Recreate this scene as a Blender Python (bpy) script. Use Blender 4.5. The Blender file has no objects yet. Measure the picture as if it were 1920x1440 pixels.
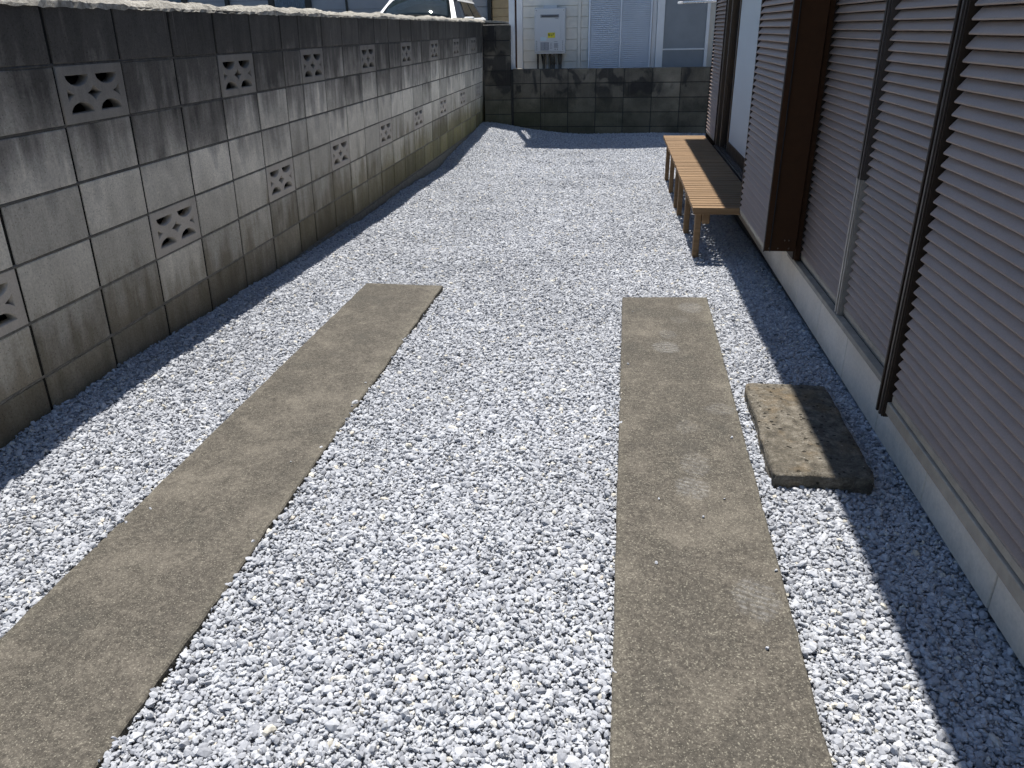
import bpy, bmesh, math, random
import numpy as np
from mathutils import Vector, Matrix

R = math.radians
SC = bpy.context.scene
COL = SC.collection
rng = np.random.default_rng(7)
random.seed(7)

# ------------------------------------------------------------------ camera
cam = bpy.data.objects.new('camera', bpy.data.cameras.new('camera'))
COL.objects.link(cam)
cam.location = (1.932, -2.641, 1.277)
cam.rotation_euler = (R(65.197), R(0.962), R(7.218))
cam.data.sensor_width = 36.0
cam.data.lens = 26.973
cam.data.clip_start = 0.05
cam.data.clip_end = 2000
SC.camera = cam

# ------------------------------------------------------------------ sky, sun, exposure
SUN_DIR = Vector((-0.09, 0.33, 1.0)).normalized()          # towards the sun
elev = math.asin(SUN_DIR.z)
W = bpy.data.worlds.new('World'); SC.world = W; W.use_nodes = True
wn = W.node_tree; wn.nodes.clear()
sky = wn.nodes.new('ShaderNodeTexSky'); sky.sky_type = 'NISHITA'; sky.sun_disc = False
sky.sun_elevation = elev
sky.sun_rotation = math.atan2(SUN_DIR.x, SUN_DIR.y)
sky.air_density = 1.0; sky.dust_density = 0.3; sky.ozone_density = 3.0
bg = wn.nodes.new('ShaderNodeBackground'); bg.inputs[1].default_value = 0.095
wo = wn.nodes.new('ShaderNodeOutputWorld')
wn.links.new(sky.outputs[0], bg.inputs[0]); wn.links.new(bg.outputs[0], wo.inputs[0])
sl = bpy.data.lights.new('sun', 'SUN'); sl.energy = 5.0; sl.angle = R(0.53); sl.color = (1.0, 0.965, 0.915)
sun = bpy.data.objects.new('sun', sl); COL.objects.link(sun)
sun.rotation_euler = (-SUN_DIR).to_track_quat('-Z', 'Y').to_euler()
SC.view_settings.view_transform = 'Standard'
SC.view_settings.look = 'None'
SC.view_settings.exposure = 0.62
SC.view_settings.gamma = 1.0
SC.view_settings.use_curve_mapping = False

# ------------------------------------------------------------------ node helpers
class NT:
    """small wrapper round a material's node tree"""
    def __init__(s, name):
        s.m = bpy.data.materials.new(name); s.m.use_nodes = True
        s.t = s.m.node_tree; s.t.nodes.clear()
        s.out = s.n('ShaderNodeOutputMaterial'); s.b = s.n('ShaderNodeBsdfPrincipled')
        s.l(s.b.outputs[0], s.out.inputs[0])
    def n(s, t, **k):
        o = s.t.nodes.new(t)
        for a, v in k.items(): setattr(o, a, v)
        return o
    def l(s, a, b): s.t.links.new(a, b)
    def put(s, sock, v):
        if isinstance(v, bpy.types.NodeSocket): s.l(v, sock)
        else: sock.default_value = v
    def math(s, op, a, b=0.0, c=None, clamp=False):
        o = s.n('ShaderNodeMath', operation=op); o.use_clamp = clamp
        s.put(o.inputs[0], a); s.put(o.inputs[1], b)
        if c is not None: s.put(o.inputs[2], c)
        return o.outputs[0]
    def vmath(s, op, a, b):
        o = s.n('ShaderNodeVectorMath', operation=op)
        s.put(o.inputs[0], a); s.put(o.inputs[1], b)
        return o.outputs[0]
    def pos(s): return s.n('ShaderNodeNewGeometry').outputs['Position']
    def objco(s): return s.n('ShaderNodeTexCoord').outputs['Object']
    def rand(s): return s.n('ShaderNodeObjectInfo').outputs['Random']
    def sep(s, v):
        o = s.n('ShaderNodeSeparateXYZ'); s.l(v, o.inputs[0]); return o.outputs
    def noise(s, v, scale, detail=4, rough=0.55, dist=0.0, w=None):
        o = s.n('ShaderNodeTexNoise')
        if w is not None:
            o.noise_dimensions = '4D'; s.put(o.inputs['W'], w)
        if v is not None: s.l(v, o.inputs['Vector'])
        o.inputs['Scale'].default_value = scale; o.inputs['Detail'].default_value = detail
        o.inputs['Roughness'].default_value = rough; o.inputs['Distortion'].default_value = dist
        return o.outputs['Fac']
    def voro(s, v, scale, feature='F1'):
        o = s.n('ShaderNodeTexVoronoi', feature=feature); s.l(v, o.inputs['Vector'])
        o.inputs['Scale'].default_value = scale
        return o.outputs['Distance']
    def ramp(s, f, stops, interp='LINEAR'):
        o = s.n('ShaderNodeValToRGB'); s.put(o.inputs[0], f)
        o.color_ramp.interpolation = interp
        e = o.color_ramp.elements
        while len(e) < len(stops): e.new(0.5)
        for i, (p, c) in enumerate(stops):
            e[i].position = p
            e[i].color = (c, c, c, 1) if isinstance(c, (int, float)) else (*c, 1)
        return o.outputs['Color']
    def rng(s, v, a, b, c=0.0, d=1.0):
        o = s.n('ShaderNodeMapRange'); o.clamp = True
        s.put(o.inputs[0], v)
        for i, x in enumerate((a, b, c, d)): s.put(o.inputs[i+1], x)
        return o.outputs[0]
    def mix(s, f, a, b, mode='MIX'):
        o = s.n('ShaderNodeMix', data_type='RGBA', blend_type=mode)
        s.put(o.inputs[0], f)
        for i, x in ((6, a), (7, b)):
            if isinstance(x, tuple): x = (*x, 1)
            s.put(o.inputs[i], x)
        return o.outputs[2]
    def grey(s, v):
        o = s.n('ShaderNodeCombineColor')
        for i in range(3): s.put(o.inputs[i], v)
        return o.outputs[0]
    def bump(s, h, strength, dist):
        o = s.n('ShaderNodeBump'); s.l(h, o.inputs['Height'])
        o.inputs['Strength'].default_value = strength; o.inputs['Distance'].default_value = dist
        s.l(o.outputs[0], s.b.inputs['Normal'])
    def fin(s, col=None, rough=0.8, metal=0.0, spec=0.4):
        if col is not None: s.put(s.b.inputs['Base Color'], (*col, 1) if isinstance(col, tuple) else col)
        s.put(s.b.inputs['Roughness'], rough)
        s.b.inputs['Metallic'].default_value = metal
        s.b.inputs['Specular IOR Level'].default_value = spec
        return s.m

def scaled(t, v, sx, sy, sz):
    return t.vmath('MULTIPLY', v, (sx, sy, sz))

def simple(name, col, rough=0.6, metal=0.0, spec=0.4, var=0.12, scale=14.0, bump=0.0):
    t = NT(name); p = t.pos()
    n = t.noise(p, scale, 5, 0.6)
    f = t.rng(n, 0.25, 0.75, 1 - var, 1 + var)
    c = t.mix(1.0, col, t.grey(f), 'MULTIPLY')
    if bump: t.bump(t.noise(p, scale * 12, 4), bump, 0.002)
    return t.fin(c, t.rng(n, 0.2, 0.8, max(0.05, rough - 0.08), min(1, rough + 0.08)), metal, spec)

# ------------------------------------------------------------------ materials
def mat_block(name, kind):
    t = NT(name); p = t.pos(); x, y, z = t.sep(p); r = t.rand()
    grain = t.noise(p, 120, 4, 0.8)
    mid = t.noise(p, 9, 5, 0.6)
    big = t.noise(p, 1.7, 4, 0.6)
    streak = t.noise(scaled(t, p, 15, 15, 1.3), 1.0, 5, 0.62)
    drip = t.noise(scaled(t, p, 34, 34, 1.0), 1.0, 4, 0.7)
    if kind == 'side':
        own = t.math('MULTIPLY', r, 37.0)                     # each block weathers in its own way
        st2 = t.noise(scaled(t, p, 11, 11, 1.6), 1.0, 5, 0.6, w=own)
        blo = t.noise(p, 5.5, 5, 0.62, w=own)
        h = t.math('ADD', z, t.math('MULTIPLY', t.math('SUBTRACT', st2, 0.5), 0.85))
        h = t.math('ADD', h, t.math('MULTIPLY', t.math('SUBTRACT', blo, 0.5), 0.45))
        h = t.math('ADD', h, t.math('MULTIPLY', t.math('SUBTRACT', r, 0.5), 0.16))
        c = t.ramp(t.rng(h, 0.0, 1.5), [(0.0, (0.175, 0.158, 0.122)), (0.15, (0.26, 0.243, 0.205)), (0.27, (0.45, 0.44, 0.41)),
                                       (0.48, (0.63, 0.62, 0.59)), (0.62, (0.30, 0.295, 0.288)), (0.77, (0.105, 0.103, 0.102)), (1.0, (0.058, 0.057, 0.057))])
        # algae low down, stronger away from the gate
        g = t.math('MULTIPLY', t.rng(y, 1.5, 6.5), t.rng(t.math('ADD', z, t.math('MULTIPLY', t.math('SUBTRACT', drip, 0.5), 0.35)), 0.42, 0.18))
        g = t.math('MULTIPLY', g, t.rng(mid, 0.25, 0.65, 0.45, 1.0))
        c = t.mix(t.math('MULTIPLY', g, 0.7), c, (0.19, 0.19, 0.085))
        # pale lime runs
        lime = t.math('MULTIPLY', t.rng(drip, 0.60, 0.74), t.rng(z, 0.1, 0.5, 0.25, 0.5))
        c = t.mix(t.math('MULTIPLY', lime, 0.35), c, (0.52, 0.51, 0.48))
    else:
        h = t.math('ADD', z, t.math('MULTIPLY', t.math('SUBTRACT', streak, 0.5), 0.5))
        c = t.ramp(t.rng(t.math('ADD', t.math('MULTIPLY', t.noise(p, 3.2, 4, 0.55), 0.8), t.math('MULTIPLY', r, 0.22)), 0.30, 0.75), [(0.0, (0.052, 0.052, 0.050)), (0.4, (0.105, 0.102, 0.092)), (0.75, (0.165, 0.158, 0.138)), (1.0, (0.20, 0.192, 0.17))])
        blot = t.rng(t.noise(scaled(t, p, 4.5, 4.5, 3.2), 1.0, 3, 0.5, 0.6), 0.50, 0.57)
        blot = t.math('MULTIPLY', blot, t.rng(z, 0.1, 0.45))
        c = t.mix(t.math('MULTIPLY', blot, 0.8), c, (0.034, 0.035, 0.038))
        g = t.math('MULTIPLY', t.rng(z, 0.5, 0.05), t.rng(x, 3.0, 0.6, 0.25, 1.0))
        c = t.mix(t.math('MULTIPLY', g, 0.55), c, (0.088, 0.100, 0.056))
        c = t.mix(t.math('MULTIPLY', t.rng(drip, 0.58, 0.75), 0.35), c, (0.25, 0.243, 0.225))
    c = t.mix(1.0, c, (1.07, 1.0, 0.89), 'MULTIPLY')
    f = t.math('MULTIPLY', t.rng(grain, 0.2, 0.8, 0.62, 1.34), t.rng(t.math('FRACT', t.math('MULTIPLY', r, 7.13)), 0, 1, 0.74, 1.20))
    f = t.math('MULTIPLY', f, t.rng(mid, 0.2, 0.8, 0.86, 1.14))
    pit = t.rng(t.voro(p, 75), 0.10, 0.20, 0.55, 1.0)
    f = t.math('MULTIPLY', f, pit)
    c = t.mix(1.0, c, t.grey(f), 'MULTIPLY')
    t.bump(t.math('ADD', t.math('MULTIPLY', grain, 0.7), t.math('MULTIPLY', pit, 0.7)), 0.55, 0.004)
    return t.fin(c, 0.92, 0, 0.2)

def mat_vent():
    t = NT('vent_block_concrete'); p = t.pos(); x, y, z = t.sep(p)
    grain = t.noise(p, 160, 3, 0.7); mid = t.noise(p, 7, 5, 0.6)
    streak = t.noise(scaled(t, p, 20, 20, 1.6), 1.0, 5, 0.6)
    h = t.math('ADD', z, t.math('MULTIPLY', t.math('SUBTRACT', streak, 0.5), 0.4))
    c = t.ramp(t.rng(h, 0.2, 1.4), [(0.0, (0.47, 0.415, 0.35)), (0.35, (0.49, 0.44, 0.375)), (0.6, (0.30, 0.275, 0.240)), (1.0, (0.135, 0.125, 0.112))])
    f = t.math('MULTIPLY', t.rng(grain, 0.2, 0.8, 0.82, 1.16), t.rng(mid, 0.2, 0.8, 0.85, 1.15))
    c = t.mix(1.0, c, t.grey(f), 'MULTIPLY')
    t.bump(grain, 0.4, 0.003)
    return t.fin(c, 0.92, 0, 0.2)

def mat_mortar(name, a, b):
    t = NT(name); p = t.pos(); x, y, z = t.sep(p)
    n = t.noise(p, 40, 5, 0.65); n2 = t.noise(p, 4, 4)
    f = t.math('ADD', t.rng(z, 0.2, 1.2), t.math('MULTIPLY', t.math('SUBTRACT', n2, 0.5), 0.5))
    c = t.mix(t.rng(f, 0, 1), a, b)
    c = t.mix(1.0, c, t.grey(t.rng(n, 0.25, 0.75, 0.6, 1.35)), 'MULTIPLY')
    t.bump(n, 0.6, 0.006)
    return t.fin(c, 0.95, 0, 0.15)

def mat_coping():
    t = NT('coping_mortar'); p = t.pos()
    n = t.noise(p, 55, 6, 0.7); m = t.noise(p, 6, 4)
    c = t.ramp(t.rng(n, 0.28, 0.72), [(0.0, (0.17, 0.155, 0.125)), (0.5, (0.36, 0.335, 0.285)), (1.0, (0.50, 0.475, 0.42))])
    c = t.mix(1.0, c, t.grey(t.rng(m, 0.25, 0.75, 0.72, 1.15)), 'MULTIPLY')
    t.bump(n, 0.9, 0.012)
    return t.fin(c, 0.95, 0, 0.15)

PRINTS = [  # shoe prints of dried dust on the slab: centre x, y, half width, half length, strength
    (2.335, 1.035, 0.060, 0.085, 0.75), (2.205, 0.66, 0.040, 0.060, 0.45), (2.185, 0.50, 0.058, 0.075, 0.85),
    (2.345, -0.08, 0.055, 0.050, 0.40), (2.215, -0.235, 0.042, 0.055, 0.32), (2.225, -0.485, 0.046, 0.080, 0.42),
    (2.205, -0.625, 0.056, 0.060, 0.75), (2.315, -1.115, 0.056, 0.080, 0.62), (2.27, 0.86, 0.05, 0.05, 0.25)]

def mat_slab(prints):
    t = NT('slab_concrete' + ('_with_prints' if prints else '')); p = t.pos(); x, y, z = t.sep(p)
    grain = t.noise(p, 210, 3, 0.8); mid = t.noise(p, 75, 6, 0.75); big = t.noise(p, 3.4, 8, 0.70, 0.2)
    c = t.ramp(t.rng(mid, 0.28, 0.74), [(0.0, (0.035, 0.031, 0.026)), (0.42, (0.066, 0.0585, 0.048)), (0.72, (0.103, 0.092, 0.075)), (1.0, (0.195, 0.174, 0.141))])
    c = t.mix(t.rng(big, 0.50, 0.68, 0.0, 0.55), c, (0.168, 0.149, 0.121))
    mot = t.noise(p, 15, 7, 0.75)
    c = t.mix(t.rng(mot, 0.52, 0.68, 0.0, 0.5), c, (0.162, 0.144, 0.117))
    c = t.mix(t.rng(mot, 0.46, 0.34, 0.0, 0.4), c, (0.045, 0.041, 0.033))
    c = t.mix(t.rng(big, 0.47, 0.32, 0.0, 0.6), c, (0.050, 0.047, 0.040))
    # worn pale band towards the sides (object space: x in 0..1 across the slab is stored in UV-free generated coords)
    gen = t.n('ShaderNodeTexCoord').outputs['Generated']; gx = t.sep(gen)[0]
    side = t.math('ABSOLUTE', t.math('SUBTRACT', gx, 0.5))
    edge = t.math('MULTIPLY', t.rng(side, 0.36, 0.49), t.rng(mid, 0.3, 0.7))
    c = t.mix(t.math('MULTIPLY', edge, 0.45), c, (0.175, 0.162, 0.123))
    speck = t.rng(t.noise(p, 240, 2, 0.5), 0.585, 0.69)
    c = t.mix(t.math('MULTIPLY', speck, 0.65), c, (0.27, 0.252, 0.20))
    c = t.mix(1.0, c, t.grey(t.rng(grain, 0.2, 0.8, 0.52, 1.46)), 'MULTIPLY')
    if prints:
        tot = None
        warp = t.math('MULTIPLY', t.math('SUBTRACT', t.noise(p, 22, 4), 0.5), 2.0)
        rub = t.rng(t.noise(p, 70, 4, 0.7), 0.36, 0.60)
        for (cx, cy, a, b, s) in PRINTS:
            dx = t.math('DIVIDE', t.math('SUBTRACT', x, cx), a); dy = t.math('DIVIDE', t.math('SUBTRACT', y, cy), b)
            d = t.math('ADD', t.math('MULTIPLY', dx, dx), t.math('MULTIPLY', dy, dy))
            d = t.math('ADD', d, warp)
            e = t.rng(d, 1.05, 0.55)
            w = t.math('SINE', t.math('ADD', t.math('MULTIPLY', t.math('ADD', y, t.math('MULTIPLY', x, 0.35)), 300.0), t.math('MULTIPLY', warp, 5.0)))
            w = t.rng(w, -0.4, 0.6, 0.35, 1.0)
            e = t.math('MULTIPLY', t.math('MULTIPLY', e, w), t.math('MULTIPLY', rub, s))
            tot = e if tot is None else t.math('MAXIMUM', tot, e)
        c = t.mix(t.math('MULTIPLY', tot, 0.50), c, (0.30, 0.297, 0.29))
    t.bump(t.math('ADD', t.math('MULTIPLY', grain, 0.5), t.math('MULTIPLY', mid, 0.6)), 0.35, 0.004)
    return t.fin(c, 0.9, 0, 0.25)

def mat_stone():
    t = NT('rough_stone'); p = t.pos()
    n = t.noise(p, 24, 8, 0.78); f = t.noise(p, 110, 4, 0.75); big = t.noise(p, 5, 4, 0.6)
    c = t.ramp(t.rng(n, 0.3, 0.7), [(0.0, (0.070, 0.062, 0.050)), (0.5, (0.175, 0.155, 0.122)), (1.0, (0.36, 0.325, 0.265))])
    c = t.mix(t.rng(big, 0.52, 0.66, 0, 0.45), c, (0.30, 0.205, 0.10))
    sp = t.rng(t.voro(p, 62), 0.10, 0.17, 1.0, 0.0)
    sp = t.math('MULTIPLY', sp, t.rng(f, 0.48, 0.55))
    c = t.mix(sp, c, (0.42, 0.40, 0.35))
    dk = t.rng(t.voro(t.vmath('ADD', p, (3.1, 1.7, 0.4)), 34), 0.12, 0.22, 1.0, 0.0)
    c = t.mix(t.math('MULTIPLY', dk, 0.75), c, (0.028, 0.025, 0.020))
    c = t.mix(1.0, c, t.grey(t.rng(f, 0.2, 0.8, 0.65, 1.35)), 'MULTIPLY')
    t.bump(t.math('SUBTRACT', t.math('ADD', n, t.math('MULTIPLY', f, 0.8)), dk), 1.0, 0.016)
    return t.fin(c, 0.95, 0, 0.2)

def mat_gravel():
    t = NT('crushed_stone'); r = t.rand(); p = t.objco()
    c = t.ramp(r, [(0.0, (0.255, 0.264, 0.287)), (0.16, (0.325, 0.336, 0.361)), (0.45, (0.385, 0.397, 0.422)), (0.72, (0.43, 0.442, 0.466)), (0.965, (0.50, 0.512, 0.532)),
                   (0.975, (0.53, 0.50, 0.43)), (0.99, (0.60, 0.575, 0.50)), (1.0, (0.53, 0.475, 0.40))])
    w = t.pos()
    n = t.noise(w, 150, 2, 0.65)
    c = t.mix(1.0, c, t.grey(t.rng(n, 0.25, 0.75, 0.80, 1.16)), 'MULTIPLY')
    d = t.noise(w, 0.9, 4, 0.55)
    c = t.mix(1.0, c, t.grey(t.rng(d, 0.3, 0.7, 0.88, 1.06)), 'MULTIPLY')
    return t.fin(c, 0.85, 0, 0.3)

def mat_bed():
    t = NT('gravel_dust'); p = t.pos()
    v = t.voro(p, 60); n = t.noise(p, 90, 4, 0.7)
    c = t.ramp(t.rng(n, 0.3, 0.7), [(0.0, (0.26, 0.27, 0.285)), (1.0, (0.46, 0.47, 0.49))])
    t.bump(t.math('SUBTRACT', 1.0, v), 1.0, 0.01)
    return t.fin(c, 0.95, 0, 0.1)

def mat_wood():
    t = NT('resin_wood'); p = t.pos(); r = t.rand()
    n = t.noise(scaled(t, p, 3, 60, 60), 1.0, 5, 0.65)
    c = t.ramp(t.rng(n, 0.25, 0.75), [(0.0, (0.150, 0.092, 0.046)), (0.5, (0.205, 0.128, 0.066)), (1.0, (0.260, 0.168, 0.090))])
    f = t.math('MULTIPLY', t.rng(r, 0, 1, 0.90, 1.08), t.rng(t.noise(p, 5, 4), 0.3, 0.7, 0.92, 1.08))
    c = t.mix(1.0, c, t.grey(f), 'MULTIPLY')
    t.bump(n, 0.25, 0.002)
    return t.fin(c, 0.72, 0, 0.3)

def mat_skirt():
    t = NT('skirting_panel_coat'); p = t.pos(); x, y, z = t.sep(p)
    n = t.noise(p, 95, 5, 0.6); m = t.noise(p, 5, 5, 0.6); r = t.rand()
    c = t.ramp(t.rng(m, 0.3, 0.7), [(0.0, (0.76, 0.665, 0.545)), (1.0, (0.86, 0.765, 0.64))])
    dirt = t.rng(t.math('ADD', z, t.math('MULTIPLY', t.math('SUBTRACT', t.noise(p, 22, 5, 0.7), 0.5), 0.12)), 0.075, 0.0)
    c = t.mix(t.math('MULTIPLY', dirt, 0.45), c, (0.40, 0.36, 0.29))
    c = t.mix(1.0, c, t.grey(t.math('MULTIPLY', t.rng(n, 0.25, 0.75, 0.9, 1.08), t.rng(r, 0, 1, 0.96, 1.04))), 'MULTIPLY')
    t.bump(n, 0.3, 0.003)
    return t.fin(c, 0.85, 0, 0.3)

def mat_slat():
    t = NT('bronze_slat_paint'); p = t.pos(); r = t.rand()
    n = t.noise(p, 11, 6, 0.7); g = t.noise(scaled(t, p, 8, 8, 60), 1.0, 4, 0.6)
    c = t.mix(t.rng(n, 0.3, 0.72), (0.295, 0.218, 0.176), (0.35, 0.262, 0.213))
    c = t.mix(t.rng(g, 0.56, 0.78, 0, 0.28), c, (0.42, 0.30, 0.225))       # settled dust
    c = t.mix(1.0, c, t.grey(t.math('MULTIPLY', t.rng(r, 0, 1, 0.93, 1.07), t.rng(t.noise(p, 240, 2), 0.3, 0.7, 0.93, 1.07))), 'MULTIPLY')
    return t.fin(c, t.rng(n, 0.3, 0.7, 0.42, 0.58), 0.0, 0.45)

def mat_glass(name, col, rough=0.04):
    t = NT(name)
    return t.fin(col, rough, 0.0, 0.7)

M = dict(
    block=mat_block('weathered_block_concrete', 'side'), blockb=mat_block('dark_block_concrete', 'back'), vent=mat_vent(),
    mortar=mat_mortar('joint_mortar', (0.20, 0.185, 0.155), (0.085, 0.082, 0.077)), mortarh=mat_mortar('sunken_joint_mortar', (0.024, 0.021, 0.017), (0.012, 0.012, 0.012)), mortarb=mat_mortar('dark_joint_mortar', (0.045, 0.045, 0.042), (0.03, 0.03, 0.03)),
    coping=mat_coping(), slab=mat_slab(False), slabp=mat_slab(True), stone=mat_stone(), gravel=mat_gravel(), bed=mat_bed(),
    wood=mat_wood(), skirt=mat_skirt(), slat=mat_slat(),
    dark=simple('dark_bronze_frame', (0.030, 0.020, 0.014), 0.5, 0.0, 0.25), brown=simple('brown_box_panel', (0.048, 0.022, 0.010), 0.6, 0, 0.12, 0.15, 30),
    rail=simple('dusty_sill_aluminium', (0.34, 0.295, 0.235), 0.5, 0.0, 0.5, 0.25, 22, 0.2), alu=simple('bare_aluminium', (0.36, 0.34, 0.31), 0.35, 0.5, 0.5, 0.15, 30),
    steel=simple('stile_bronze', (0.065, 0.053, 0.047), 0.4, 0.2, 0.5), black=simple('black_rubber_and_shade', (0.012, 0.012, 0.013), 0.7),
    screw=simple('screw_heads', (0.16, 0.12, 0.09), 0.4, 0.6), found=simple('foundation_mortar', (0.075, 0.07, 0.06), 0.95, 0, 0.2, 0.3, 20, 0.4),
    frost=simple('frosted_door_glass', (0.50, 0.53, 0.54), 0.55, 0, 0.5, 0.05, 4), dglass=mat_glass('dark_glass', (0.018, 0.022, 0.028)), doorframe=simple('door_frame_bronze', (0.075, 0.052, 0.034), 0.45, 0.1),
    hwall=simple('upper_wall_render', (0.40, 0.36, 0.31), 0.9, 0, 0.2, 0.1, 10, 0.3), roof=simple('roof_metal', (0.11, 0.09, 0.08), 0.6), soffit=simple('eave_board', (0.36, 0.33, 0.29), 0.8),
    siding=simple('cream_siding', (0.72, 0.685, 0.61), 0.75, 0, 0.3, 0.10, 5, 0.2), white=simple('white_trim', (0.72, 0.73, 0.74), 0.5, 0, 0.4, 0.05, 8),
    wshut=simple('pale_aluminium_shutter', (0.70, 0.74, 0.80), 0.42, 0.0, 0.5, 0.05, 6), screen=simple('grey_window_screen', (0.23, 0.25, 0.27), 0.55, 0, 0.4, 0.1, 5),
    umber=simple('dark_red_wall_and_gap_shade', (0.050, 0.022, 0.014), 0.8), heater=simple('heater_enamel', (0.56, 0.565, 0.57), 0.42, 0.0, 0.5, 0.03, 5),
    yellow=simple('yellow_sticker', (0.72, 0.62, 0.045), 0.55, 0, 0.3, 0.04), pale=simple('pale_blue_sticker', (0.55, 0.66, 0.70), 0.5, 0, 0.3, 0.03), print_=simple('label_print_grey', (0.22, 0.225, 0.25), 0.6, 0, 0.3, 0.1, 300),
    ink=simple('label_ink', (0.055, 0.055, 0.05), 0.6), slot=simple('exhaust_slot', (0.03, 0.032, 0.035), 0.6), pipe=simple('lagged_pipe', (0.11, 0.10, 0.085), 0.85, 0, 0.2, 0.3, 40),
    pipew=simple('pale_pipe', (0.33, 0.31, 0.28), 0.7), chrome=simple('pole_steel', (0.60, 0.59, 0.57), 0.25, 0.85),
    fsiding=simple('grey_blue_siding', (0.30, 0.305, 0.32), 0.8, 0, 0.3, 0.08, 3), beige=simple('tan_siding', (0.40, 0.31, 0.19), 0.8, 0, 0.3, 0.15, 6),
    curtain=simple('pale_curtain', (0.17, 0.21, 0.25), 0.9, 0, 0.2, 0.25, 12), cpaint=simple('white_car_paint', (0.78, 0.78, 0.77), 0.25, 0, 0.6, 0.02, 3), ctrim=simple('car_black_trim', (0.012, 0.012, 0.013), 0.4),
    tyre=simple('tyre_rubber', (0.018, 0.018, 0.018), 0.85), rim=simple('wheel_alloy', (0.45, 0.45, 0.46), 0.35, 0.7), lamp=mat_glass('headlamp_lens', (0.62, 0.64, 0.66), 0.1),
    wind=mat_glass('windscreen_glass', (0.030, 0.045, 0.050), 0.02), asphalt=simple('asphalt', (0.055, 0.055, 0.056), 0.9, 0, 0.3, 0.2, 60, 0.4), soil=simple('packed_soil', (0.14, 0.12, 0.09), 0.95, 0, 0.2, 0.3, 8, 0.3),
    plate=simple('number_plate', (0.75, 0.75, 0.72), 0.5),
)

# ------------------------------------------------------------------ geometry helpers
def link(name, me, mat=None, parent=None, loc=None, rot=None):
    o = bpy.data.objects.new(name, me); COL.objects.link(o)
    if mat is not None and me is not None and not me.materials: me.materials.append(mat)
    if parent is not None: o.parent = parent
    if loc is not None: o.location = loc
    if rot is not None: o.rotation_euler = rot
    return o

def tag(o, label, cat, group=None, kind=None):
    o['label'] = label
    if cat: o['category'] = cat
    if group: o['group'] = group
    if kind: o['kind'] = kind
    return o

def thing(name, label, cat, loc=(0, 0, 0), group=None, rot=None):
    o = bpy.data.objects.new(name, None); COL.objects.link(o); o.location = loc
    o.empty_display_size = 0.1
    if rot: o.rotation_euler = rot
    return tag(o, label, cat, group)

class MB:
    """collects shapes into one mesh"""
    def __init__(s): s.bm = bmesh.new()
    def box(s, x0, x1, y0, y1, z0, z1, bev=0.0, seg=1):
        b = bmesh.new()
        bmesh.ops.create_cube(b, size=1.0)
        bmesh.ops.transform(b, matrix=Matrix.Translation(((x0+x1)/2, (y0+y1)/2, (z0+z1)/2)) @ Matrix.Diagonal((x1-x0, y1-y0, z1-z0, 1)), verts=b.verts)
        if bev: bmesh.ops.bevel(b, geom=b.edges[:], offset=bev, segments=seg, affect='EDGES', profile=0.7)
        s.add(b); return s
    def add(s, b):
        me = bpy.data.meshes.new('tmp'); b.to_mesh(me); b.free(); s.bm.from_mesh(me); bpy.data.meshes.remove(me); return s
    def prism(s, pts, axis, a, b):
        """2D outline pts extruded from a to b along axis: 'y' takes (x,z), 'x' takes (y,z), 'z' takes (x,y)"""
        def P(u, v, w): return {'y': (u, w, v), 'x': (w, u, v), 'z': (u, v, w)}[axis]
        q = bmesh.new()
        A = [q.verts.new(P(u, v, a)) for u, v in pts]; B = [q.verts.new(P(u, v, b)) for u, v in pts]
        q.faces.new(A); q.faces.new(B[::-1])
        n = len(pts)
        for i in range(n): q.faces.new((A[(i+1) % n], A[i], B[i], B[(i+1) % n]))
        bmesh.ops.recalc_face_normals(q, faces=q.faces[:])
        s.add(q); return s
    def tube(s, p0, p1, r, n=12, r1=None):
        p0 = Vector(p0); p1 = Vector(p1); d = p1 - p0
        q = bmesh.new()
        bmesh.ops.create_cone(q, cap_ends=True, segments=n, radius1=r, radius2=r if r1 is None else r1, depth=d.length)
        bmesh.ops.transform(q, matrix=Matrix.Translation((p0+p1)/2) @ d.to_track_quat('Z', 'Y').to_matrix().to_4x4(), verts=q.verts)
        for f in q.faces: f.smooth = len(f.verts) == 4
        s.add(q); return s
    def ball(s, c, r, sc=(1, 1, 1), n=10):
        q = bmesh.new(); bmesh.ops.create_uvsphere(q, u_segments=n, v_segments=n//2+1, radius=r)
        bmesh.ops.transform(q, matrix=Matrix.Translation(c) @ Matrix.Diagonal((*sc, 1)), verts=q.verts)
        for f in q.faces: f.smooth = True
        s.add(q); return s
    def mesh(s, name='mesh'):
        me = bpy.data.meshes.new(name); s.bm.to_mesh(me); s.bm.free(); return me
    def build(s, name, mat, parent=None, loc=None): return link(name, s.mesh(name), mat, parent, loc)

def part(name, mat, parent, *boxes, bev=0.0):
    m = MB()
    for b in boxes: m.box(*b, bev=bev)
    return m.build(name, mat, parent)

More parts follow.
